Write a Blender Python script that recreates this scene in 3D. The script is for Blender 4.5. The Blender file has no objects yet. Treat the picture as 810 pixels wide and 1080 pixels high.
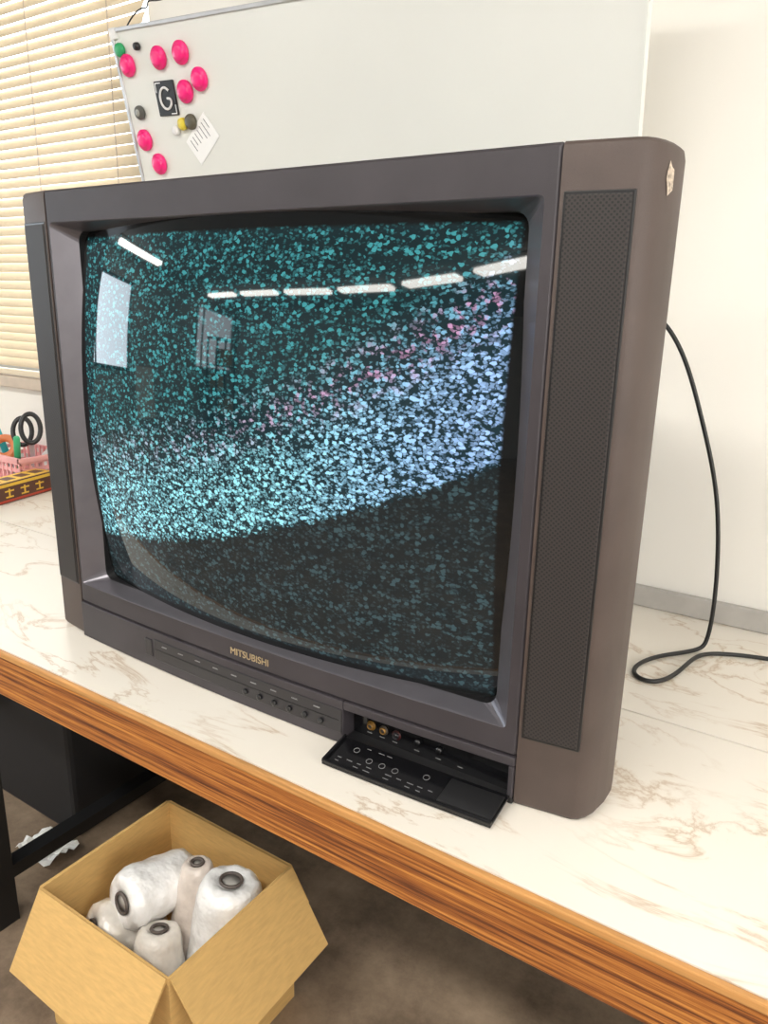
import bpy, bmesh, math, random
from mathutils import Vector, Matrix
from mathutils import noise as mn
random.seed(4)
scene = bpy.context.scene
H = 1.275   # camera height above floor

# ------------------------------------------------------------------ helpers
def link(o):
    scene.collection.objects.link(o); return o

def empty(name, loc=(0,0,0), mat=None):
    e = bpy.data.objects.new(name, None)
    e.empty_display_size = 0.05
    if mat is None: mat = Matrix.Translation(loc)
    e.matrix_world = mat
    e['mw'] = [c for r in mat for c in r]
    return link(e)

def setp(o, parent, local=False):
    if parent is None: return o
    o.parent = parent
    if not local:
        v = list(parent['mw'])
        m = Matrix([v[0:4], v[4:8], v[8:12], v[12:16]])
        o.matrix_parent_inverse = m.inverted()
    return o

def make(name, verts, faces, mat, parent=None, smooth=False, bevel=0, seg=2, local=False, sub=0, solid=0, recalc=True):
    me = bpy.data.meshes.new(name)
    me.from_pydata([tuple(v) for v in verts], [], faces)
    bm = bmesh.new(); bm.from_mesh(me)
    if recalc: bmesh.ops.recalc_face_normals(bm, faces=bm.faces)
    bm.to_mesh(me); bm.free()
    if smooth:
        for p in me.polygons: p.use_smooth = True
    o = bpy.data.objects.new(name, me)
    if mat: me.materials.append(mat)
    link(o)
    if solid:
        s = o.modifiers.new('s', 'SOLIDIFY'); s.thickness = solid; s.offset = 0
    if bevel:
        b = o.modifiers.new('b', 'BEVEL'); b.width = bevel; b.segments = seg; b.limit_method = 'ANGLE'; b.angle_limit = math.radians(35)
    if sub:
        s = o.modifiers.new('ss', 'SUBSURF'); s.levels = sub; s.render_levels = sub
    setp(o, parent, local)
    return o

def boxvf(x0,x1,y0,y1,z0,z1):
    v = [(x0,y0,z0),(x1,y0,z0),(x1,y1,z0),(x0,y1,z0),(x0,y0,z1),(x1,y0,z1),(x1,y1,z1),(x0,y1,z1)]
    f = [(0,3,2,1),(4,5,6,7),(0,1,5,4),(1,2,6,5),(2,3,7,6),(3,0,4,7)]
    return v, f
def box(name,x0,x1,y0,y1,z0,z1,mat,parent=None,bevel=0,local=False,seg=2):
    v,f = boxvf(x0,x1,y0,y1,z0,z1)
    return make(name,v,f,mat,parent,bevel=bevel,local=local,seg=seg)
def multibox(name, lst, mat, parent=None, bevel=0, local=False):
    V=[];F=[]
    for b in lst:
        v,f = boxvf(*b); n=len(V); V+=v; F+=[tuple(i+n for i in q) for q in f]
    return make(name,V,F,mat,parent,bevel=bevel,local=local)

def lathe(name, prof, base, axis, mat, parent=None, n=28, smooth=True, local=False, lump=0):
    axis = Vector(axis).normalized()
    q = axis.to_track_quat('Z','Y')
    V=[];F=[]
    for (r,z) in prof:
        for i in range(n):
            a=2*math.pi*i/n
            p=Vector((r*math.cos(a),r*math.sin(a),z))
            if lump:
                s=Vector(base)*7
                p+=p.normalized()*lump*(r/.05)*(mn.noise(p*38+s)+.5*mn.noise(p*90+s))
            V.append(Vector(base)+q@p)
    for k in range(len(prof)-1):
        for i in range(n):
            F.append((k*n+i,k*n+(i+1)%n,(k+1)*n+(i+1)%n,(k+1)*n+i))
    F.append(tuple(range(n))[::-1]); F.append(tuple((len(prof)-1)*n+i for i in range(n)))
    return make(name,V,F,mat,parent,smooth=smooth,local=local)

def torus(name,c,nrm,R1,R2,r,m_,par):
    q=Vector(nrm).normalized().to_track_quat('Z','Y'); V=[];F=[];n=28;k=8
    for i in range(n):
        a=2*math.pi*i/n
        for j in range(k):
            b=2*math.pi*j/k
            p=Vector(((R1+r*math.cos(b))*math.cos(a),(R2+r*math.cos(b))*math.sin(a),r*math.sin(b)))
            V.append(Vector(c)+q@p)
    for i in range(n):
        for j in range(k): F.append((i*k+j,((i+1)%n)*k+j,((i+1)%n)*k+(j+1)%k,i*k+(j+1)%k))
    return make(name,V,F,m_,par,smooth=True)

def curve(name, pts, rad, mat, parent=None, local=False, cyclic=False):
    cu = bpy.data.curves.new(name,'CURVE'); cu.dimensions='3D'
    s = cu.splines.new('NURBS'); s.points.add(len(pts)-1)
    for p,c in zip(s.points,pts): p.co=(c[0],c[1],c[2],1)
    s.order_u=4; s.use_endpoint_u=True; s.use_cyclic_u=cyclic
    cu.bevel_depth=rad; cu.bevel_resolution=3; cu.resolution_u=10
    o=bpy.data.objects.new(name,cu); cu.materials.append(mat); link(o)
    setp(o,parent,local); return o

# ------------------------------------------------------------------ materials
def new(name):
    m=bpy.data.materials.new(name); m.use_nodes=True
    nt=m.node_tree; b=nt.nodes['Principled BSDF']; return m,nt,b
def mat(name, col, rough=0.5, metal=0.0, var=0.06, nscale=30, bump=0.0, bscale=200, coat=0, stretch=(1,1,1), trans=0):
    m,nt,b=new(name)
    tc=nt.nodes.new('ShaderNodeTexCoord'); mp=nt.nodes.new('ShaderNodeMapping'); mp.inputs['Scale'].default_value=stretch
    nt.links.new(tc.outputs['Object'],mp.inputs['Vector'])
    n=nt.nodes.new('ShaderNodeTexNoise'); n.inputs['Scale'].default_value=nscale; n.inputs['Detail'].default_value=4
    nt.links.new(mp.outputs[0],n.inputs['Vector'])
    r=nt.nodes.new('ShaderNodeValToRGB')
    r.color_ramp.elements[0].position=.3; r.color_ramp.elements[1].position=.7
    r.color_ramp.elements[0].color=tuple(max(0,c*(1-var)) for c in col)+(1,)
    r.color_ramp.elements[1].color=tuple(min(1,c*(1+var)) for c in col)+(1,)
    nt.links.new(n.outputs['Fac'],r.inputs['Fac']); nt.links.new(r.outputs['Color'],b.inputs['Base Color'])
    b.inputs['Roughness'].default_value=rough; b.inputs['Metallic'].default_value=metal
    b.inputs['Coat Weight'].default_value=coat
    if bump:
        n2=nt.nodes.new('ShaderNodeTexNoise'); n2.inputs['Scale'].default_value=bscale; n2.inputs['Detail'].default_value=2
        nt.links.new(tc.outputs['Object'],n2.inputs['Vector'])
        bp=nt.nodes.new('ShaderNodeBump'); bp.inputs['Strength'].default_value=bump; bp.inputs['Distance'].default_value=.002 if bscale>100 else .006
        nt.links.new(n2.outputs['Fac'],bp.inputs['Height']); nt.links.new(bp.outputs[0],b.inputs['Normal'])
        if coat: nt.links.new(bp.outputs[0],b.inputs['Coat Normal'])
    return m

M_bezel=mat('tv_bezel_plastic',(.046,.040,.046),.46,.15,bump=.12,bscale=900,var=.12,nscale=12)
M_pod=mat('tv_pod_plastic_warm_lit',(.074,.053,.046),.55,.05,bump=.2,bscale=900,var=.14,nscale=14)  # browner than the bezel: warm lighting is put into the base colour
M_bevel=mat('tv_inner_frame',(.15,.142,.16),.30,.5)
M_body=mat('tv_back_cabinet',(.03,.028,.028),.6)
M_black=mat('black_plastic',(.012,.012,.013),.35)
M_gloss=mat('gloss_black',(.006,.006,.007),.12)
M_strip=mat('control_strip',(.022,.020,.023),.35)
M_gold=mat('badge_gold',(.6,.48,.3),.35,.6)
M_label=mat('print_grey',(.24,.24,.24),.5)
M_rca=mat('rca_gold',(.32,.17,.04),.35,.4)
M_rcay=mat('rca_yellow',(.26,.13,.015),.4)
M_rcar=mat('rca_red',(.06,.012,.012),.4)
M_rcaw=mat('rca_white',(.09,.07,.05),.4)
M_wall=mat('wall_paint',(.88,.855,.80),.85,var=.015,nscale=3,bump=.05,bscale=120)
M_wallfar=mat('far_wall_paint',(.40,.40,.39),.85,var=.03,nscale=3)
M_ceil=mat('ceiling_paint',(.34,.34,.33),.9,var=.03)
M_trimg=mat('grey_trim',(.46,.44,.41),.55)
M_board=mat('whiteboard_face',(.79,.80,.765),.22,var=.015,nscale=3)
M_alu=mat('aluminium',(.60,.60,.61),.35,.7)
M_pink=mat('pink_plastic',(.92,.02,.21),.3,var=.05)
M_blind=mat('blind_slat',(.80,.68,.50),.55,var=.03)
M_cream=mat('sill_paint',(.60,.50,.40),.6)
M_card=mat('cardboard',(.62,.39,.14),.8,var=.08,nscale=40,stretch=(1,1,6))
M_cord=mat('cord_rubber',(.010,.010,.010),.45)
M_steel=mat('black_steel',(.015,.015,.016),.4,.3)
M_case=mat('dark_case',(.010,.010,.012),.6)
M_lamp=mat('lamp_housing',(.8,.8,.8),.5)
def film(name,col):
    return mat(name,col,.30,0,var=.14,nscale=34,bump=.8,bscale=50,coat=.45)
M_film=film('film_wrapped_thread',(.82,.78,.72)); M_film2=film('film_wrapped_white',(.92,.91,.89)); M_film3=film('film_wrapped_brown',(.68,.60,.54))
M_core=mat('cone_core',(.10,.08,.07),.5)

def marble():
    m,nt,b=new('marble_laminate'); L=nt.links.new
    tc=nt.nodes.new('ShaderNodeTexCoord')
    mp=nt.nodes.new('ShaderNodeMapping'); mp.inputs['Scale'].default_value=(1,2.2,1); mp.inputs['Rotation'].default_value=(0,0,.5)
    L(tc.outputs['Object'],mp.inputs['Vector'])
    n=nt.nodes.new('ShaderNodeTexNoise'); n.inputs['Scale'].default_value=3.6; n.inputs['Detail'].default_value=8; n.inputs['Roughness'].default_value=.6; n.inputs['Distortion'].default_value=.9
    L(mp.outputs[0],n.inputs['Vector'])
    a=nt.nodes.new('ShaderNodeMath'); a.operation='SUBTRACT'; a.inputs[1].default_value=.5; L(n.outputs['Fac'],a.inputs[0])
    c=nt.nodes.new('ShaderNodeMath'); c.operation='ABSOLUTE'; L(a.outputs[0],c.inputs[0])
    r=nt.nodes.new('ShaderNodeValToRGB'); e=r.color_ramp.elements
    e[0].position=0; e[0].color=(.58,.46,.34,1); e[1].position=.03; e[1].color=(.82,.765,.68,1)
    x=e.new(.010); x.color=(.73,.65,.55,1)
    L(c.outputs[0],r.inputs['Fac'])
    n2=nt.nodes.new('ShaderNodeTexNoise'); n2.inputs['Scale'].default_value=6; n2.inputs['Detail'].default_value=6
    L(tc.outputs['Object'],n2.inputs['Vector'])
    r2=nt.nodes.new('ShaderNodeValToRGB'); r2.color_ramp.elements[0].position=.46; r2.color_ramp.elements[1].position=.66
    L(n2.outputs['Fac'],r2.inputs['Fac'])
    mx=nt.nodes.new('ShaderNodeMix'); mx.data_type='RGBA'; L(r2.outputs['Color'],mx.inputs[0])
    L(r.outputs['Color'],mx.inputs[6]); mx.inputs[7].default_value=(.83,.78,.70,1)
    L(mx.outputs[2],b.inputs['Base Color'])
    b.inputs['Roughness'].default_value=.28
    return m
M_marble=marble()

def wood():
    m,nt,b=new('plywood_edge'); L=nt.links.new
    tc=nt.nodes.new('ShaderNodeTexCoord')
    mp=nt.nodes.new('ShaderNodeMapping'); mp.inputs['Scale'].default_value=(4,3,260)
    L(tc.outputs['Object'],mp.inputs['Vector'])
    n=nt.nodes.new('ShaderNodeTexNoise'); n.inputs['Scale'].default_value=1; n.inputs['Detail'].default_value=6; n.inputs['Roughness'].default_value=.7
    L(mp.outputs[0],n.inputs['Vector'])
    r=nt.nodes.new('ShaderNodeValToRGB'); e=r.color_ramp.elements
    e[0].position=.38; e[0].color=(.10,.028,.010,1); e[1].position=.66; e[1].color=(.62,.27,.06,1)
    x=e.new(.5); x.color=(.34,.11,.023,1)
    L(n.outputs['Fac'],r.inputs['Fac']); L(r.outputs['Color'],b.inputs['Base Color'])
    bp=nt.nodes.new('ShaderNodeBump'); bp.inputs['Strength'].default_value=.4; bp.inputs['Distance'].default_value=.002
    L(n.outputs['Fac'],bp.inputs['Height']); L(bp.outputs[0],b.inputs['Normal'])
    b.inputs['Roughness'].default_value=.5
    return m
M_wood=wood()
M_lip=mat('wood_lip',(.54,.27,.09),.45,var=.25,nscale=8,stretch=(1,1,20))

def floorm():
    m,nt,b=new('worn_floor'); L=nt.links.new
    tc=nt.nodes.new('ShaderNodeTexCoord')
    n=nt.nodes.new('ShaderNodeTexNoise'); n.inputs['Scale'].default_value=5; n.inputs['Detail'].default_value=9; n.inputs['Roughness'].default_value=.72
    L(tc.outputs['Object'],n.inputs['Vector'])
    r=nt.nodes.new('ShaderNodeValToRGB'); e=r.color_ramp.elements
    e[0].position=.35; e[0].color=(.13,.09,.06,1); e[1].position=.7; e[1].color=(.40,.30,.21,1)
    L(n.outputs['Fac'],r.inputs['Fac']); L(r.outputs['Color'],b.inputs['Base Color'])
    b.inputs['Roughness'].default_value=.45
    return m
M_floor=floorm()

def emitm(name,col,s):
    m,nt,b=new(name)
    n=nt.nodes.new('ShaderNodeTexNoise'); n.inputs['Scale'].default_value=.8
    r=nt.nodes.new('ShaderNodeValToRGB'); r.color_ramp.elements[0].color=tuple(c*.85 for c in col)+(1,); r.color_ramp.elements[1].color=col+(1,)
    nt.links.new(n.outputs['Fac'],r.inputs['Fac']); nt.links.new(r.outputs['Color'],b.inputs['Emission Color'])
    b.inputs['Base Color'].default_value=(.3,.3,.3,1); b.inputs['Emission Strength'].default_value=s
    return m
M_tube=emitm('fluorescent_diffuser',(1,.97,.90),24)
M_day=emitm('daylight_pane',(.84,.92,1.0),4.2)
M_dayb=emitm('daylight_pane_bright',(.78,.90,1.0),8)
M_fillw=emitm('added_glow_pane_warm',(1,.97,.92),5.5)  # glow for the added window on the right wall

def grille():
    m,nt,b=new('speaker_mesh'); L=nt.links.new
    tc=nt.nodes.new('ShaderNodeTexCoord'); s=nt.nodes.new('ShaderNodeSeparateXYZ'); L(tc.outputs['Object'],s.inputs[0])
    def mth(op,a,bb=None):
        q=nt.nodes.new('ShaderNodeMath'); q.operation=op
        for i,v in enumerate((a,bb)):
            if v is None: continue
            if isinstance(v,(int,float)): q.inputs[i].default_value=v
            else: L(v,q.inputs[i])
        return q.outputs[0]
    k=2*math.pi/.0050
    sx=mth('SINE',mth('MULTIPLY',s.outputs['X'],k)); sz=mth('SINE',mth('MULTIPLY',s.outputs['Z'],k))
    p=mth('MULTIPLY',sx,sz)
    r=nt.nodes.new('ShaderNodeMapRange'); L(p,r.inputs[0]); r.inputs[1].default_value=.05; r.inputs[2].default_value=.45
    mx=nt.nodes.new('ShaderNodeMix'); mx.data_type='RGBA'; L(r.outputs[0],mx.inputs[0])
    mx.inputs[6].default_value=(.030,.024,.023,1); mx.inputs[7].default_value=(.006,.006,.006,1)
    L(mx.outputs[2],b.inputs['Base Color']); b.inputs['Roughness'].default_value=.6
    return m
M_grille=grille()

def screen():
    m,nt,b=new('crt_static_screen'); L=nt.links.new
    tc=nt.nodes.new('ShaderNodeTexCoord'); s=nt.nodes.new('ShaderNodeSeparateXYZ'); L(tc.outputs['Object'],s.inputs[0])
    def mth(op,a,bb=None,c=None):
        q=nt.nodes.new('ShaderNodeMath'); q.operation=op
        for i,v in enumerate((a,bb,c)):
            if v is None: continue
            if isinstance(v,(int,float)): q.inputs[i].default_value=v
            else: L(v,q.inputs[i])
        return q.outputs[0]
    def ss(v,a,c,lo=0,hi=1):
        r=nt.nodes.new('ShaderNodeMapRange'); r.interpolation_type='SMOOTHSTEP'
        for i,x in enumerate((v,a,c,lo,hi)):
            if isinstance(x,(int,float)): r.inputs[i].default_value=x
            else: L(x,r.inputs[i])
        return r.outputs[0]
    def noise(sc,scale3=(1,1,1),det=1,dist=0,off=(0,0,0),rough=.5):
        mp=nt.nodes.new('ShaderNodeMapping'); mp.inputs['Scale'].default_value=scale3; mp.inputs['Location'].default_value=off
        L(tc.outputs['Object'],mp.inputs['Vector'])
        n=nt.nodes.new('ShaderNodeTexNoise'); n.inputs['Scale'].default_value=sc; n.inputs['Detail'].default_value=det; n.inputs['Distortion'].default_value=dist; n.inputs['Roughness'].default_value=rough
        L(mp.outputs[0],n.inputs['Vector']); return n.outputs['Fac']
    def mixc(f,a,c):
        mx=nt.nodes.new('ShaderNodeMix'); mx.data_type='RGBA'
        if isinstance(f,(int,float)): mx.inputs[0].default_value=f
        else: L(f,mx.inputs[0])
        for i,x in ((6,a),(7,c)):
            if isinstance(x,tuple): mx.inputs[i].default_value=x+(1,)
            else: L(x,mx.inputs[i])
        return mx.outputs[2]
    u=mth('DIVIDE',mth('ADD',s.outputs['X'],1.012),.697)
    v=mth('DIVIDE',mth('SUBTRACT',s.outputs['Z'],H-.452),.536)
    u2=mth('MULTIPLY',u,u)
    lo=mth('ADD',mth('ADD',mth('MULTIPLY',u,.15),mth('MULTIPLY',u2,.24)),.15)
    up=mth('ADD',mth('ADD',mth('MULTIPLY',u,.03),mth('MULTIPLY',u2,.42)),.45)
    def blobs(scale, warp, off):
        mp=nt.nodes.new('ShaderNodeMapping'); mp.inputs['Scale'].default_value=(.80,0,1.15); mp.inputs['Location'].default_value=off
        L(tc.outputs['Object'],mp.inputs['Vector'])
        wn=nt.nodes.new('ShaderNodeTexNoise'); wn.inputs['Scale'].default_value=210; wn.inputs['Detail'].default_value=1
        L(mp.outputs[0],wn.inputs['Vector'])
        vm=nt.nodes.new('ShaderNodeVectorMath'); vm.operation='MULTIPLY_ADD'; L(wn.outputs['Color'],vm.inputs[0]); vm.inputs[1].default_value=(warp,0,warp); L(mp.outputs[0],vm.inputs[2])
        vo=nt.nodes.new('ShaderNodeTexVoronoi'); vo.inputs['Scale'].default_value=scale; vo.feature='F1'; L(vm.outputs[0],vo.inputs['Vector'])
        sc=nt.nodes.new('ShaderNodeSeparateColor'); L(vo.outputs['Color'],sc.inputs[0])
        return sc.outputs[0],sc.outputs[1],vo.outputs['Distance']
    fine2=noise(200,(.9,0,1.1),1,.2,(3,0,7))
    jit=mth('MULTIPLY',mth('SUBTRACT',fine2,.5),.05)
    vj=mth('ADD',v,jit)
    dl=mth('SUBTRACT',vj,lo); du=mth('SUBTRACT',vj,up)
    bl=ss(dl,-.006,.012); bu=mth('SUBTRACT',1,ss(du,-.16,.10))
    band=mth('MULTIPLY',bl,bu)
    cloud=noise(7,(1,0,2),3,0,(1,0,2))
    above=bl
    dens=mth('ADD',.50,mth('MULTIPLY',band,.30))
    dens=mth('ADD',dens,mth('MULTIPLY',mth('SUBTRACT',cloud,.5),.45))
    def layer(scale,off,gain):
        cell,cell2,dist=blobs(scale,.006,off)
        on=ss(mth('SUBTRACT',dens,cell),-.02,.06)
        rad=mth('ADD',.40,mth('MULTIPLY',cell2,.25))
        blob=mth('SUBTRACT',1,ss(mth('SUBTRACT',dist,rad),-.16,.04))
        d=mth('MULTIPLY',on,blob)
        return mth('MULTIPLY',d,mth('MULTIPLY',mth('ADD',.50,mth('MULTIPLY',cell2,.50)),gain))
    l1=layer(205,(0,0,0),1.0)
    l2=layer(275,(.37,0,.21),.75)
    dots=mth('MAXIMUM',l1,mth('MULTIPLY',l2,mth('ADD',.40,mth('MULTIPLY',band,.30))))
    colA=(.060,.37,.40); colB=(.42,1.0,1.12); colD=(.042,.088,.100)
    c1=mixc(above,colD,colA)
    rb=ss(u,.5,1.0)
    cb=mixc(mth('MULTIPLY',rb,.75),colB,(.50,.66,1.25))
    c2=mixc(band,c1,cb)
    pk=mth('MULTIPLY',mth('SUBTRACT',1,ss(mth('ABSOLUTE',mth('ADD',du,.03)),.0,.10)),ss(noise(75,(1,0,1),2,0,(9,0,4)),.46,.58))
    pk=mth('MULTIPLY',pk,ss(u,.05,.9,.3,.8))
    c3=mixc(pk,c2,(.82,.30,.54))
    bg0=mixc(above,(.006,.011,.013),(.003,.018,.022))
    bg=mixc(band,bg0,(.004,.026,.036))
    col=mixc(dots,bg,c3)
    e=mth('MULTIPLY',mth('MULTIPLY',ss(u,.008,.016),mth('SUBTRACT',1,ss(u,.984,.992))),mth('MULTIPLY',ss(v,.01,.02),mth('SUBTRACT',1,ss(v,.975,.985))))
    L(col,b.inputs['Emission Color']); L(e,b.inputs['Emission Strength'])
    b.inputs['Base Color'].default_value=(.006,.007,.008,1)
    b.inputs['Roughness'].default_value=.03; b.inputs['IOR'].default_value=1.45
    return m
M_screen=screen()

# ------------------------------------------------------------------ room
WY=.695; LX=-7.0; RX=2.6; FY=-6.6; CZ=2.6
box('floor',LX-.1,RX+.1,FY-.1,WY+.1,-.1,0,M_floor)
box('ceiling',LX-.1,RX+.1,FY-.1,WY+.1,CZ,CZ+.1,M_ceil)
wx0,wx1,wz0,wz1=-3.7,-1.60,H-.262,2.35
multibox('wall_back',[(LX,wx0,WY,WY+.12,0,CZ),(wx1,RX,WY,WY+.12,0,CZ),(wx0,wx1,WY,WY+.12,0,wz0),(wx0,wx1,WY,WY+.12,wz1,CZ)],M_wall)
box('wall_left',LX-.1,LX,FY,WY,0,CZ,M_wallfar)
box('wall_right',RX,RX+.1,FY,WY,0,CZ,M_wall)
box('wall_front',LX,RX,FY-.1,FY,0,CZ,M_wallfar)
w=empty('window_1',((wx0+wx1)/2,WY+.08,1.6))
box('glass',wx0,wx1,WY+.095,WY+.10,wz0,wz1,M_day,w)
multibox('frame',[(wx0,wx0+.04,WY+.05,WY+.09,wz0,wz1),(wx1-.04,wx1,WY+.05,WY+.09,wz0,wz1),(-2.67,-2.63,WY+.05,WY+.09,wz0,wz1),(wx0,wx1,WY+.05,WY+.09,wz0,wz0+.04),(wx0,wx1,WY+.05,WY+.09,wz1-.04,wz1)],M_alu,w)
box('trim_1',wx0-.05,wx1+.03,WY-.03,WY+.05,wz0-.035,wz0,M_cream,bevel=.004)
bl=empty('venetian_blind',(-2.6,WY-.005,1.7))
V=[];F=[]
z=wz0+.045; pitch=.0255
while z<wz1+.02:
    a=math.radians(64); hw=.0145
    n=len(V)
    for k in (-1,-.5,0,.5,1):
        cz=z+k*hw*math.sin(a); cy=WY-.010+k*hw*math.cos(a) - .002*(1-k*k)
        V+=[(wx0+.01,cy,cz),(wx1-.005,cy,cz)]
    for k in range(4):
        F.append((n+2*k,n+2*k+1,n+2*k+3,n+2*k+2))
    z+=pitch
make('slats',V,F,M_blind,bl,smooth=True,solid=.0012)
box('bottom_rail',wx0+.01,wx1-.005,WY-.022,WY-.002,wz0+.004,wz0+.022,M_blind,bl,bevel=.003)
box('head_rail',wx0,wx1,WY-.045,WY-.001,wz1+.03,wz1+.065,M_blind,bl,bevel=.003)
multibox('ladder_cords',[(x,x+.002,WY-.026,WY-.024,wz0+.02,wz1+.03) for x in (-3.4,-2.9,-2.45,-2.05,-1.72)],M_cream,bl)
box('trim_2',LX+.01,RX-.01,WY-.016,WY-.001,H-.5497,H-.512,M_trimg,bevel=.002)

def winL(name,y0,y1,z0,z1,x,s,m,fr=M_steel,bar=None):
    e=empty(name,(x,(y0+y1)/2,(z0+z1)/2))
    box('pane',x+s*.004,x+s*.012,y0,y1,z0,z1,m,e)
    mm=bar if bar is not None else (y0+y1)/2
    multibox('frame',[(x+s*.002,x+s*.05,y0-.05,y0,z0-.05,z1+.05),(x+s*.002,x+s*.05,y1,y1+.05,z0-.05,z1+.05),(x+s*.002,x+s*.05,mm-.03,mm+.03,z0,z1),(x+s*.002,x+s*.05,y0,y1,z0-.05,z0),(x+s*.002,x+s*.05,y0,y1,z1,z1+.05)],fr,e)
winL('window_2',-2.45,.30,.95,2.2,LX,1,M_dayb,M_steel,-1.35)
winL('window_3',-6.3,-4.9,1.15,2.3,LX,1,M_day,M_alu,-5.1)
winL('added_window_right',-2.6,.2,.95,2.3,RX,-1,M_fillw)  # unseen window, added to light the pod side from the right
d=empty('door_1',(LX,-2.95,1.0))
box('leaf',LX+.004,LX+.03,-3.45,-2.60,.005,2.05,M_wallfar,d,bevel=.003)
box('pane',LX+.031,LX+.036,-3.35,-2.72,.15,1.0,M_wall,d)
sh=empty('shelving_rack',(-6.4,-5.3,0))
multibox('frame',[(-6.6,-6.56,-5.75,-5.71,0,1.75),(-6.6,-6.56,-5.05,-5.01,0,1.75),(-6.2,-6.16,-5.75,-5.71,0,1.75),(-6.2,-6.16,-5.05,-5.01,0,1.75)]+[(-6.6,-6.16,-5.75,-5.01,z,z+.03) for z in (.2,.7,1.2,1.72)],M_steel,sh)
multibox('boxes',[(-6.55,-6.2,-5.68,-5.35,.231,.60),(-6.55,-6.2,-5.3,-5.08,.731,1.05),(-6.55,-6.22,-5.66,-5.3,1.231,1.55)],M_card,sh)

def lampf(name,c,ang,L=1.2):
    x,y=c
    R_=Matrix.Translation((x,y,CZ))@Matrix.Rotation(ang,4,'Z')
    e=empty(name,(x,y,CZ-.04))
    def rb(nm,b,m,bev=0):
        v,f=boxvf(*b); make(nm,[R_@Vector(q) for q in v],f,m,e,bevel=bev)
    rb('housing',(-L/2,L/2,-.12,.12,-.045,-.001),M_lamp,.004)
    rb('diffuser',(-L/2+.02,L/2-.02,-.10,.10,-.095,-.0455),M_tube,.01)
for c,a_,l_ in (((-6.2,-5.02),0,1.0),((-4.93,-5.02),0,1.05),((-3.66,-5.0),.04,1.05),((-2.42,-4.82),.2,1.05),((-1.28,-4.35),.5,.95),((-.28,-3.62),.7,.95)):
    lampf('ceiling_lamp',c,a_,l_)
lampf('ceiling_lamp',(-6.1,-2.2),math.pi/2,1.3)
lampf('ceiling_lamp',(1.0,-1.5),0); lampf('ceiling_lamp',(-2.4,-1.5),0); lampf('ceiling_lamp',(-.7,-1.5),0)  # three unseen lamps added near the bench for extra light

def area(name,loc,tgt,sx,sy,e,col=(1,1,1)):
    l=bpy.data.lights.new(name,'AREA'); l.shape='RECTANGLE'; l.size=sx; l.size_y=sy; l.energy=e; l.color=col
    o=bpy.data.objects.new(name,l); link(o); o.location=loc
    o.rotation_euler=(Vector(tgt)-Vector(loc)).to_track_quat('-Z','Y').to_euler(); return o
area('added_overhead_fill',(-.3,-1.5,CZ-.11),(-.3,-1.5,0),3.2,.2,34,(1,.97,.92))  # added overhead fill below the three near lamps
area('added_fill_right',(RX-.06,-1.1,1.65),(-1,-.6,1.0),2.6,1.3,38,(1,.95,.89))  # added fill from the right, brightens the side of the pod

# ------------------------------------------------------------------ table
TT=H-.5505
t=empty('workbench',(-.5,.3,.72))
seam=.285
box('top_panel_front',-3.4,2.2,-.108,seam-.002,TT-.004,TT,M_marble,t)
box('top_panel_rear',-3.4,2.2,seam+.002,WY-.002,TT-.004,TT,M_marble,t)
box('core',-3.4,2.2,-.10,WY-.002,TT-.035,TT-.0042,M_steel,t)
box('edge_strip',-3.4,2.2,-.114,-.0995,TT-.082,TT-.009,M_wood,t,bevel=.002)
box('edge_lip',-3.4,2.2,-.116,-.1085,TT-.011,TT-.0005,M_lip,t,bevel=.002)
legs=[]
for x in (-3.2,-1.36,.75,1.95):
    for y in (-.04,.6):
        legs.append((x-.022,x+.022,y-.022,y+.022,0,TT-.0355))
    legs.append((x-.018,x+.018,-.02,.58,.10,.13))
multibox('legs',legs,M_steel,t)
multibox('rails',[(-3.2,1.95,.585,.615,TT-.09,TT-.036),(-3.2,1.95,-.03,-.01,TT-.075,TT-.036)],M_steel,t)

# ------------------------------------------------------------------ TV
TV=empty('crt_television',(-.6585,.2,TT))
xc=-.6585
def bul(x,z):
    w=min(1,max(0,(-z-.15)/.3)); u=(x-xc)/.385
    return .013*max(0,1-u*u)*w
def rloop(x0,x1,z0,z1,r,y,k=5,m=22,bulge=True):
    P=[]
    cs=[(x1-r,z0+r,-90),(x1-r,z1-r,0),(x0+r,z1-r,90),(x0+r,z0+r,180)]
    cor=[]
    for cx,cz,a0 in cs:
        cor.append([(cx+r*math.cos(math.radians(a0+90*i/k)),cz+r*math.sin(math.radians(a0+90*i/k))) for i in range(k+1)])
    for i in range(4):
        P+=cor[i]
        a=cor[i][-1]; b=cor[(i+1)%4][0]
        for j in range(1,m): P.append((a[0]+(b[0]-a[0])*j/m,a[1]+(b[1]-a[1])*j/m))
    return [(x,y-(bul(x,z) if bulge else 0),z+H) for x,z in P]
def strip(name,loops,m_,bevel=0,smooth=False):
    V=[];F=[];n=len(loops[0])
    for l in loops: V+=l
    for q in range(len(loops)-1):
        for i in range(n): F.append((q*n+i,q*n+(i+1)%n,(q+1)*n+(i+1)%n,(q+1)*n+i))
    return make(name,V,F,m_,TV,bevel=bevel,smooth=smooth,recalc=True)
O=(-1.043,-.274,-.487,.136)
L0=rloop(O[0],O[1],O[2],O[3],.002,.07,bulge=False)
L1=rloop(O[0],O[1],O[2],O[3],.002,.003)
L1b=rloop(O[0]+.003,O[1]-.003,O[2]+.001,O[3]-.003,.002,.0)
L2=rloop(-1.036,-.288,-.457,.093,.006,.0)
strip('front_bezel',[L0,L1,L1b,L2],M_bezel)
L2b=rloop(-1.0345,-.2895,-.456,.0915,.006,.002)
L3=rloop(-1.013,-.314,-.451,.083,.016,.030)
strip('inner_frame',[L2,L2b,L3],M_bevel)
L4=rloop(-1.008,-.319,-.447,.079,.018,.09,bulge=False)
strip('mask',[L3,L4],M_black)
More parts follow.
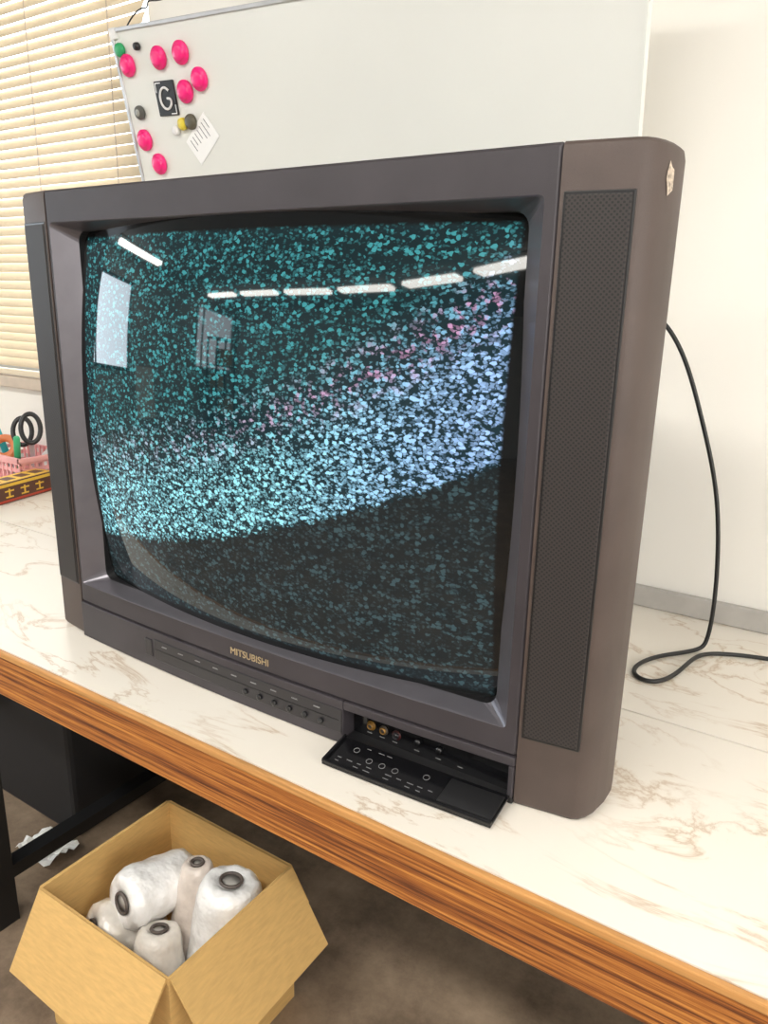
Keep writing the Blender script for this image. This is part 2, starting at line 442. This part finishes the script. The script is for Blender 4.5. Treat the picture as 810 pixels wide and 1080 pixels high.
V=[];F=[];nx,nz=72,56;R=1.5
gx0,gx1,gz0,gz1=-1.022,-.306,-.4600,.0915
gxc=(gx0+gx1)/2; gzc=(gz0+gz1)/2
for j in range(nz+1):
    for i in range(nx+1):
        x=gx0+(gx1-gx0)*i/nx; zz=gz0+(gz1-gz0)*j/nz
        r2=(x-gxc)**2+(zz-gzc)**2
        V.append((x,-.023+R-math.sqrt(R*R-r2),zz+H))
for j in range(nz):
    for i in range(nx):
        a=j*(nx+1)+i; F.append((a,a+1,a+nx+2,a+nx+1))
make('tube_glass',V,F,M_screen,TV,smooth=True,recalc=False)
def slab(name,x0,x1,z0,z1,proud,yb,m_,n=24,bevel=.0015):
    V=[];F=[]
    for i in range(n+1):
        x=x0+(x1-x0)*i/n; yf=-bul(x,-.5)-proud
        V+=[(x,yf,z0+H),(x,yf,z1+H),(x,yb,z1+H),(x,yb,z0+H)]
    for i in range(n):
        a=i*4;b=a+4
        for k in range(4): F.append((a+k,b+k,b+(k+1)%4,a+(k+1)%4))
    F.append((0,1,2,3)); F.append((n*4+3,n*4+2,n*4+1,n*4))
    return make(name,V,F,m_,TV,bevel=bevel)
slab('lower_panel',-1.042,-.502,-.549,-.4885,.003,.07,M_bezel)
slab('lower_panel_upper_lip',-.5018,-.2745,-.500,-.4885,.003,.07,M_bezel)
slab('lower_panel_base',-.5018,-.2745,-.549,-.541,.001,.07,M_black)
slab('lower_panel_end',-.281,-.2745,-.5405,-.5005,.003,.07,M_bezel,n=3)
box('jack_recess_back',-.5015,-.2815,.010,.014,-.5408+H,-.5002+H,M_gloss,TV)
slab('control_strip',-.855,-.503,-.534,-.500,.0042,0,M_strip)
slab('power_button',-.875,-.859,-.531,-.503,.0050,0,M_strip,n=3)
slab('strip_gloss_line',-.850,-.508,-.517,-.5155,.0048,0,M_black,bevel=0)
for i in range(6):
    x=-.665+i*.026
    lathe('strip_button',[(.0040,0),(.0040,.003),(.003,.0038)],(x,-bul(x,-.5)-.0042,-.525+H),(0,-1,0),M_black,TV,n=16)
labs=[]
for i in range(9):
    x=-.835+i*.036; y=-bul(x,-.5)-.0050
    labs.append((x,x+.010,y-.0003,y+.003,-.5081+H,-.5069+H))
multibox('strip_labels',labs,M_label,TV)
for x,m_ in ((-.474,M_rcay),(-.455,M_rcaw),(-.436,M_rcar)):
    lathe('av_jack_flange',[(.0064,0),(.0064,.0012)],(x,.0098,-.524+H),(0,-1,0),m_,TV,n=20)
    lathe('av_jack',[(.0042,0),(.0042,.0045),(.0030,.0045),(.0030,.002)],(x,.0098,-.524+H),(0,-1,0),M_rca if m_ is not M_rcar else M_strip,TV,n=20)
    lathe('av_jack_core',[(.0028,0),(.0028,.004)],(x,.0098,-.524+H),(0,-1,0),M_black,TV,n=16)
for x in (-.405,-.375):
    lathe('recess_knob',[(.0040,0),(.0040,.004)],(x,.0098,-.522+H),(0,-1,0),M_black,TV,n=16)
rl=[]
for x in (-.48,-.461,-.442,-.41,-.38,-.35): rl.append((x,x+.007,.0092,.0098,-.5352+H,-.5345+H))
multibox('recess_labels',rl,M_label,TV)
fz=-.5375
fx0,fx1=-.498,-.2765
def flap(name,x0,x1,d0,d1,t0,t1,m_,n=16):
    V=[];F=[]
    for i in range(n+1):
        x=x0+(x1-x0)*i/n
        for d,tt in ((d0,t0),(d0,t1),(d1,t1),(d1,t0)):
            b0=bul(x,-.5)
            V.append((x,-b0-d, fz+tt+H-.010*(d/.05)))
    for i in range(n):
        a=i*4;b=a+4
        for k in range(4): F.append((a+k,b+k,b+(k+1)%4,a+(k+1)%4))
    F.append((0,1,2,3)); F.append((n*4+3,n*4+2,n*4+1,n*4))
    return make(name,V,F,m_,TV,bevel=.0008)
flap('open_flap',fx0,fx1,.004,.052,-.001,.0025,M_gloss)
flap('open_flap_lip',fx0,fx1,.0485,.0525,.0025,.006,M_gloss)
flap('open_flap_end',fx0,fx0+.003,.004,.052,.0025,.007,M_gloss,n=2)
flap('open_flap_cover',-.345,-.279,.010,.046,.0025,.0045,M_black)
for x,d in ((-.470,.018),(-.446,.027),(-.428,.027),(-.41,.027),(-.372,.020)):
    zz=fz+.0028+H-.010*(d/.05)
    torus('flap_ring',(x,-bul(x,-.5)-d,zz),(0,-.2,1),.0038,.0038,.0003,M_label,TV)
labs=[]
for r_,d in enumerate((.010,.036,.042)):
    for i in range(10):
        if random.random()<.3: continue
        x=-.488+i*.014+random.random()*.003
        if x>-.36: continue
        zz=fz+.0026+H-.010*((d+.001)/.05); y=-bul(x,-.5)-d
        labs.append((x,x+.005+random.random()*.004,y-.0005,y+.0005,zz,zz+.0003))
multibox('flap_labels',labs,M_label,TV)
cu=bpy.data.curves.new('badge_text','FONT'); cu.body='MITSUBISHI'; cu.size=.0140; cu.align_x='CENTER'; cu.extrude=.0005
bo=bpy.data.objects.new('badge_text',cu); link(bo); cu.materials.append(M_gold)
bo.matrix_basis=Matrix.Translation((-.660,-.0136,-.4775+H))@Matrix.Rotation(math.radians(90),4,'X')
setp(bo,TV)
prof=[(-.2735,.0),(-.209,.009),(-.202,.013),(-.196,.021),(-.191,.034),(-.1875,.055),(-.1875,.08),(-.191,.098),(-.200,.112),(-.215,.118),(-.2735,.118)]
def pod(name,mir):
    def X(x): return (2*xc-x) if mir else x
    rows=[]
    def ring(z,ins):
        cx,cy=-.235,.06; out=[]
        for x,y in prof:
            v=Vector((x-cx,y-cy)); l=v.length; v=v*((l-ins)/l)
            xx=x if x<-.273 else v.x+cx
            out.append((X(xx),v.y+cy,z+H))
        return out
    for z,i in ((-.5500,.006),(-.5475,.003),(-.542,0),(.1275,0),(.1335,.0015),(.1365,.005)): rows.append(ring(z,i))
    n=len(prof);V=[];F=[]
    for r_ in rows: V+=r_
    for q in range(len(rows)-1):
        for i in range(n): F.append((q*n+i,q*n+(i+1)%n,(q+1)*n+(i+1)%n,(q+1)*n+i))
    F.append(tuple(range(n))); F.append(tuple((len(rows)-1)*n+i for i in range(n)))
    o=make(name,V,F,M_pod,TV)
    for p in o.data.polygons: p.use_smooth=True
    try:
        o.data.set_sharp_from_angle(angle=math.radians(32))
    except Exception: pass
    sl=.009/(.2735-.209)
    def pan(nm,x0,x1,z0,z1,out,back,m_):
        V=[]
        for x in (x0,x1):
            y=(x+.2735)*sl
            for (o_,z) in ((-out,z0),(-out,z1),(back,z1),(back,z0)): V.append((X(x),y+o_,z+H))
        F=[(0,1,2,3),(7,6,5,4)]+[(k,(k+1)%4,(k+1)%4+4,k+4) for k in range(4)]
        make(nm,V,F,m_,TV,bevel=.0012)
    pan('grille_rim',-.2700,-.2075,-.462,.0945,.0012,.004,M_black)
    pan('speaker_grille',-.2675,-.2100,-.4590,.0915,.0026,.004,M_grille)
pod('speaker_pod_right',False); pod('speaker_pod_left',True)
def podx(y):
    for (a,b),(c,d) in zip(prof,prof[1:]):
        if b<=y<=d and a>-.21: return a+(c-a)*(y-b)/(d-b)
    return -.19
rr=[.9,1.1,.8,1.2,.9,1.0,.75,1.15,.9,1.1]
lv=[]
for k in range(10):
    a=2*math.pi*k/10; y=.042+.008*math.cos(a)*rr[k]; z=.105+.013*math.sin(a)*rr[k]
    lv.append((podx(y)+.0008,y,z+H))
make('sticker_residue',lv,[tuple(range(10))],mat('sticker_residue',(.50,.42,.34),.8,var=.6,nscale=250),TV)
def rc(x0,x1,z0,z1,r,y): return rloop(x0,x1,z0,z1,r,y,bulge=False)
Ls=[rc(-1.03,-.287,-.549,.122,.01,.06),rc(-1.03,-.287,-.549,.118,.01,.13),rc(-.98,-.337,-.545,.09,.04,.22),rc(-.90,-.417,-.54,-.02,.06,.42),rc(-.87,-.447,-.53,-.06,.06,.5)]
V=[];F=[];n=len(Ls[0])
for l in Ls: V+=l
for q in range(len(Ls)-1):
    for i in range(n): F.append((q*n+i,q*n+(i+1)%n,(q+1)*n+(i+1)%n,(q+1)*n+i))
F.append(tuple((len(Ls)-1)*n+i for i in range(n)))
make('rear_cabinet',V,F,M_body,TV)

cp=[(-.45,.49,-.10),(-.38,.535,-.02),(-.33,.55,-.012),(-.298,.55,-.03),(-.262,.55,-.085),(-.232,.55,-.165),(-.205,.55,-.24),(-.187,.55,-.31),(-.176,.55,-.40),(-.172,.55,-.48),(-.175,.549,-.535),(-.182,.54,-.5455),(-.205,.51,-.5465),(-.235,.475,-.5465),(-.256,.425,-.5465),(-.250,.385,-.5465),(-.216,.375,-.5465),(-.195,.42,-.5465),(-.186,.48,-.542),(-.176,.53,-.5465),(-.14,.552,-.5465),(-.087,.572,-.5465),(.05,.60,-.5465),(.3,.62,-.5465)]
curve('power_cord',[(x,y,z+H) for x,y,z in cp],.0034,M_cord)

# ------------------------------------------------------------------ whiteboard
Tv=Vector((1,-.04,-.06)).normalized(); Lv=Vector((.048,-.253,.966)); Lv=(Lv-Tv*Lv.dot(Tv)).normalized(); Nv=Tv.cross(Lv)
P0=Vector((-1.5475,1.238-.7,.5527+H))
MW=Matrix(((Tv.x,Lv.x,Nv.x,P0.x),(Tv.y,Lv.y,Nv.y,P0.y),(Tv.z,Lv.z,Nv.z,P0.z),(0,0,0,1)))
wb=empty('whiteboard',mat=MW)
BW,BH=1.19,.60
box('panel',.004,BW-.002,-BH+.004,-.004,-.012,0,M_board,wb,local=True)
multibox('frame',[(0,BW,-.008,0,-.014,.004),(0,BW,-BH,-BH+.008,-.014,.004),(0,.009,-BH,0,-.014,.004)],M_alu,wb,local=True,bevel=.0015)
box('frame_right',BW-.006,BW,-BH,0,-.014,.001,M_board,wb,local=True)
box('frame_corner',-.001,.022,-.022,.001,-.0145,.0055,M_lamp,wb,local=True,bevel=.003)
curve('hanging_wire',[(.05,0,-.008),(.07,.035,-.03),(.12,.02,-.02),(.10,.045,-.03),(.16,.03,-.02),(.19,.05,-.05),(.14,.06,-.08)],.0015,M_cord,wb,local=True)
def magnet(name,a,b,r,m_,th=.012):
    lathe(name,[(r*.86,0.0005),(r,.002),(r,th*.6),(r*.88,th*.9),(r*.5,th)],(a,-b,0),(0,0,1),m_,wb,n=28,local=True)
def pmag(a,b,r=.0225):
    lathe('pink_magnet',[(r*.9,0.0005),(r,.002),(r,.007),(r*.93,.009),(r*.72,.0095),(r*.70,.013),(r*.62,.015),(r*.3,.0155)],(a,-b,0),(0,0,1),M_pink,wb,n=28,local=True)
for a,b in ((.041,.0725),(.147,.066),(.218,.062),(.261,.113),(.211,.1327),(.045,.221),(.079,.2715)): pmag(a,b)
magnet('green_magnet',.026,.042,.014,mat('green_plastic',(.02,.35,.12),.4))
magnet('black_magnet',.085,.04,.008,M_black)
magnet('grey_magnet',.049,.165,.0145,mat('dark_grey',(.09,.09,.08),.4))
magnet('grey_magnet_cap',.049,.165,.008,mat('mid_grey',(.3,.3,.27),.4),.014)
magnet('yellow_magnet',.185,.193,.0125,mat('yellow_plastic',(.75,.6,.05),.4))
magnet('dark_magnet',.212,.190,.0155,mat('olive',(.10,.09,.06),.4))
magnet('white_magnet',.160,.205,.010,M_lamp)
box('logo_tag',.113,.177,-.176,-.108,.0005,.004,M_black,wb,local=True,bevel=.004)
pts=[]
for k in range(14):
    a=math.radians(40+280*k/13); pts.append((.145+.018*math.cos(a),-.142+.021*math.sin(a),.0045))
pts+= [(.162,-.152,.0045),(.162,-.142,.0045),(.15,-.142,.0045)]
curve('logo_mark',pts,.0025,M_lamp,wb,local=True)
multibox('logo_border',[(.117,.135,-.113,-.111,.004,.0046),(.155,.173,-.173,-.171,.004,.0046),(.117,.119,-.13,-.111,.004,.0046),(.171,.173,-.173,-.155,.004,.0046)],M_lamp,wb,local=True)
M_paper=mat('paper',(.80,.80,.78),.7,var=.02)
pm=Matrix.Translation((.235,-.2245,0))@Matrix.Rotation(math.radians(-52),4,'Z')
v,f=boxvf(-.030,.030,-.045,.045,.001,.0018)
make('note_paper',[pm@Vector(q) for q in v],f,mat('note_white',(.92,.92,.92),.6,var=.02),wb,local=True)
V=[];F=[]
for i in range(7):
    v,f=boxvf(-.022,-.005+.022*random.random(),.034-i*.011,.0355-i*.011,.0018,.0022); n=len(V); V+=[pm@Vector(q) for q in v]; F+=[tuple(x+n for x in q) for q in f]
make('note_lines',V,F,mat('ink',(.15,.15,.17),.8),wb,local=True)

# ------------------------------------------------------------------ items on the bench, rear left
fb=empty('food_wrap_box',(-1.93,.42,TT))
M_y=mat('box_yellow',(.80,.50,.05),.45); M_br=mat('box_brown',(.10,.035,.02),.45); M_rd=mat('box_red',(.5,.06,.03),.45)
RB=Matrix.Translation((-1.945,.40,TT+.0003))@Matrix.Rotation(math.radians(12),4,'Z')
def rbox(name,b,m_,par,Rm,bevel=.001):
    v,f=boxvf(*b); return make(name,[Rm@Vector(q) for q in v],f,m_,par,bevel=bevel)
rbox('carton',(-.035,.035,-.17,.15,0,.055),M_br,fb,RB,.002)
rbox('top_print',(-.031,.031,-.165,.145,.055,.0556),M_y,fb,RB,0)
for i in range(6): rbox('top_letter',(-.016,.016,-.150+i*.05,-.118+i*.05,.0556,.0562),M_br,fb,RB,0)
rbox('side_print',(.035,.0356,-.16,.14,.044,.052),M_y,fb,RB,0)
for i in range(5):
    y0=-.13+i*.052
    rbox('side_mark',(.035,.0356,y0,y0+.030,.030,.034),M_y,fb,RB,0)
    rbox('side_mark',(.035,.0356,y0+.012,y0+.017,.014,.038),M_y,fb,RB,0)
    rbox('side_mark',(.035,.0356,y0+.002,y0+.027,.014,.018),M_y,fb,RB,0)
rbox('side_red',(.035,.0356,-.16,.14,.003,.009),M_rd,fb,RB,0)

bk=empty('pink_basket',(-2.12,.58,TT))
M_pk=mat('basket_pink',(.85,.42,.42),.5)
bx0,bx1,by0,by1=-2.26,-2.01,.50,.66
L_=[]
for k in range(4):
    z0=TT+.001+k*.024; g=k*.004
    L_+= [(bx0-g,bx1+g,by0-g,by0-g+.003,z0,z0+.011),(bx0-g,bx1+g,by1+g-.003,by1+g,z0,z0+.011),(bx0-g,bx0-g+.003,by0-g,by1+g,z0,z0+.011),(bx1+g-.003,bx1+g,by0-g,by1+g,z0,z0+.011)]
for i in range(13):
    x=bx0+i*(bx1-bx0)/12
    L_+= [(x-.003,x+.003,by0-.010,by0-.004,TT+.001,TT+.084),(x-.003,x+.003,by1+.001,by1+.006,TT+.001,TT+.084)]
for i in range(9):
    y=by0+i*(by1-by0)/8
    L_+= [(bx1+.002,bx1+.009,y-.003,y+.003,TT+.001,TT+.084)]
L_+= [(bx0,bx1,by0,by1,TT+.001,TT+.004),(bx0-.015,bx1+.015,by0-.018,by0-.008,TT+.080,TT+.092),(bx1+.008,bx1+.018,by0-.018,by1+.012,TT+.080,TT+.092)]
multibox('basket',L_,M_pk,bk)
sc=empty('scissors',(-2.08,.57,TT+.1))
torus('handle_1',(-2.045,.56,TT+.165),(.8,-.6,.3),.026,.042,.007,M_black,sc)
torus('handle_2',(-2.105,.57,TT+.148),(.7,-.7,.3),.026,.040,.007,M_black,sc)
make('blades',[(-2.09,.575,TT+.12),(-2.06,.575,TT+.12),(-2.11,.60,TT+.012),(-2.115,.60,TT+.012)],[(0,1,2,3)],M_alu,sc,solid=.002)
gp=empty('marker_pen',(-2.2,.58,TT))
lathe('barrel',[(.010,0),(.010,.15),(.007,.155)],(-2.17,.57,TT+.01),(-.35,-.1,1),mat('teal_pen',(.02,.40,.45),.4),gp,n=16)
lathe('cap',[(.011,0),(.011,.04),(.006,.045)],(-2.222,.555,TT+.160),(-.35,-.1,1),mat('cap_blue',(.03,.15,.4),.4),gp,n=16)
gl=empty('glue_bottle',(-2.1,.6,TT))
lathe('body',[(.02,0),(.026,.01),(.026,.075),(.012,.09),(.008,.105),(.004,.12)],(-2.05,.615,TT+.006),(.1,0,1),M_lamp,gl,n=20)
tp=empty('tape_roll',(-2.2,.6,TT))
torus('roll',(-2.15,.535,TT+.100),(.5,-.6,.5),.03,.03,.012,mat('tape_orange',(.7,.22,.08),.4),tp)
gn=empty('green_marker',(-2.1,.53,TT))
lathe('barrel',[(.009,0),(.009,.12),(.006,.125)],(-2.075,.525,TT+.03),(.25,-.1,.8),mat('green_pen',(.05,.45,.2),.4),gn,n=16)

# ------------------------------------------------------------------ cardboard box
cx0,cx1,cy0,cy1,ct=-1.063,-.742,-.12,.164,H-.98
cb=empty('cardboard_box',((cx0+cx1)/2,(cy0+cy1)/2,0))
T_=.004
multibox('walls',[(cx0,cx1,cy0,cy0+T_,.001,ct),(cx0,cx1,cy1-T_,cy1,.001,ct),(cx0,cx0+T_,cy0+T_,cy1-T_,.001,ct),(cx1-T_,cx1,cy0+T_,cy1-T_,.001,ct),(cx0+T_,cx1-T_,cy0+T_,cy1-T_,.001,.006)],M_card,cb)
def fl(name,pts): make(name,pts,[(0,1,2,3)],M_card,cb,solid=.004)
fl('flap_front',[(cx0+.003,cy0,ct),(cx1-.003,cy0,ct),(cx1-.008,cy0-.075,ct-.115),(cx0+.004,cy0-.068,ct-.115)])
fl('flap_right',[(cx1,cy0+.003,ct),(cx1,cy1-.003,ct),(cx1+.082,cy1-.004,ct-.122),(cx1+.088,cy0+.006,ct-.115)])
fl('flap_left',[(cx0,cy0+.003,ct),(cx0,cy1-.003,ct),(cx0-.05,cy1-.004,ct-.12),(cx0-.05,cy0+.004,ct-.12)])
fl('flap_back',[(cx0+.003,cy1,ct),(cx1-.003,cy1,ct),(cx1-.004,cy1+.05,ct-.12),(cx0+.004,cy1+.05,ct-.12)])
TC=empty('thread_cones',((cx0+cx1)/2,(cy0+cy1)/2,.1))
def CP(Rb,Rt,L_):
    P=[(Rb*.30,.010),(Rb*.34,.004),(Rb*.60,.0),(Rb*.84,.003),(Rb*.96,.012)]
    for k in range(9):
        f=k/8; P.append((Rb+(Rt-Rb)*f, .022+(L_-.044)*f))
    P+=[(Rt*.93,L_-.010),(Rt*.78,L_-.002),(Rt*.55,L_),(Rt*.42,L_-.004),(Rt*.3,L_-.008)]
    return P
def cone(base,ax,Rb,Rt,L_,m_):
    b_=Vector((base[0],base[1]-.7,base[2]+H)); ax=Vector(ax).normalized()
    lathe('wrapped_cone',CP(Rb,Rt,L_),b_,ax,m_,TC,n=48,lump=.0045)
    for p,d,R_ in ((b_,-ax,Rb),(b_+ax*L_,ax,Rt)):
        torus('core_rim',p-d*.001,d,R_*.33,R_*.33,.0030,M_core,TC)
        lathe('core_plug',[(R_*.30,0),(R_*.30,.003)],p-d*.006,d,M_trimg,TC,n=22)
cone((-.962,.665,-1.025),(.12,.80,-.12),.053,.049,.140,M_film2)
cone((-1.008,.632,-1.080),(.30,.70,-.35),.049,.045,.13,M_film)
cone((-.885,.755,-1.200),(.0,.08,1),.058,.030,.225,M_film3)
cone((-.815,.755,-1.150),(.04,.14,1),.064,.056,.172,M_film2)
cone((-.865,.640,-1.235),(-.12,.22,.9),.058,.040,.19,M_film)
cone((-.795,.640,-1.215),(.05,.30,1),.046,.038,.14,M_film2)
cone((-1.010,.630,-1.215),(0,1,.0),.044,.040,.13,M_film3)
cone((-.945,.700,-1.215),(.0,1,.0),.040,.036,.12,M_film)
# stuff under the bench
dc=empty('storage_case',(-1.75,.35,0))
box('body',-2.05,-1.45,.20,.58,.001,.34,M_case,dc,bevel=.012)
box('lid',-2.06,-1.44,.19,.59,.341,.38,M_case,dc,bevel=.012)
box('handle',-1.80,-1.70,.17,.188,.28,.30,M_steel,dc,bevel=.004)
V=[];F=[];n=9
for j in range(n+1):
    for i in range(n+1):
        x=-1.53+.12*i/n; y=.09+.09*j/n
        V.append((x+.01*mn.noise(Vector((i*.7,j*.7,1))),y,.012+.03*abs(mn.noise(Vector((i*.6,j*.5,7))))))
for j in range(n):
    for i in range(n):
        a=j*(n+1)+i; F.append((a,a+1,a+n+2,a+n+1))
make('crumpled_tissue',V,F,M_paper)

# ------------------------------------------------------------------ camera
cam=bpy.data.cameras.new('camera'); co=bpy.data.objects.new('camera',cam); link(co)
fw=Vector((-.527,.810,-.2738)).normalized(); rt=Vector((.834,.5457,.0205)); rt=(rt-fw*rt.dot(fw)).normalized(); up=rt.cross(fw)
co.matrix_world=Matrix(((rt.x,up.x,-fw.x,0),(rt.y,up.y,-fw.y,-.7),(rt.z,up.z,-fw.z,H),(0,0,0,1)))
cam.sensor_fit='HORIZONTAL'; cam.sensor_width=36; cam.lens=36*800/810; cam.clip_start=.02
scene.camera=co
wd=bpy.data.worlds.new('world'); scene.world=wd; wd.use_nodes=True
wd.node_tree.nodes['Background'].inputs[0].default_value=(.75,.85,1,1); wd.node_tree.nodes['Background'].inputs[1].default_value=1
scene.view_settings.view_transform='Standard'
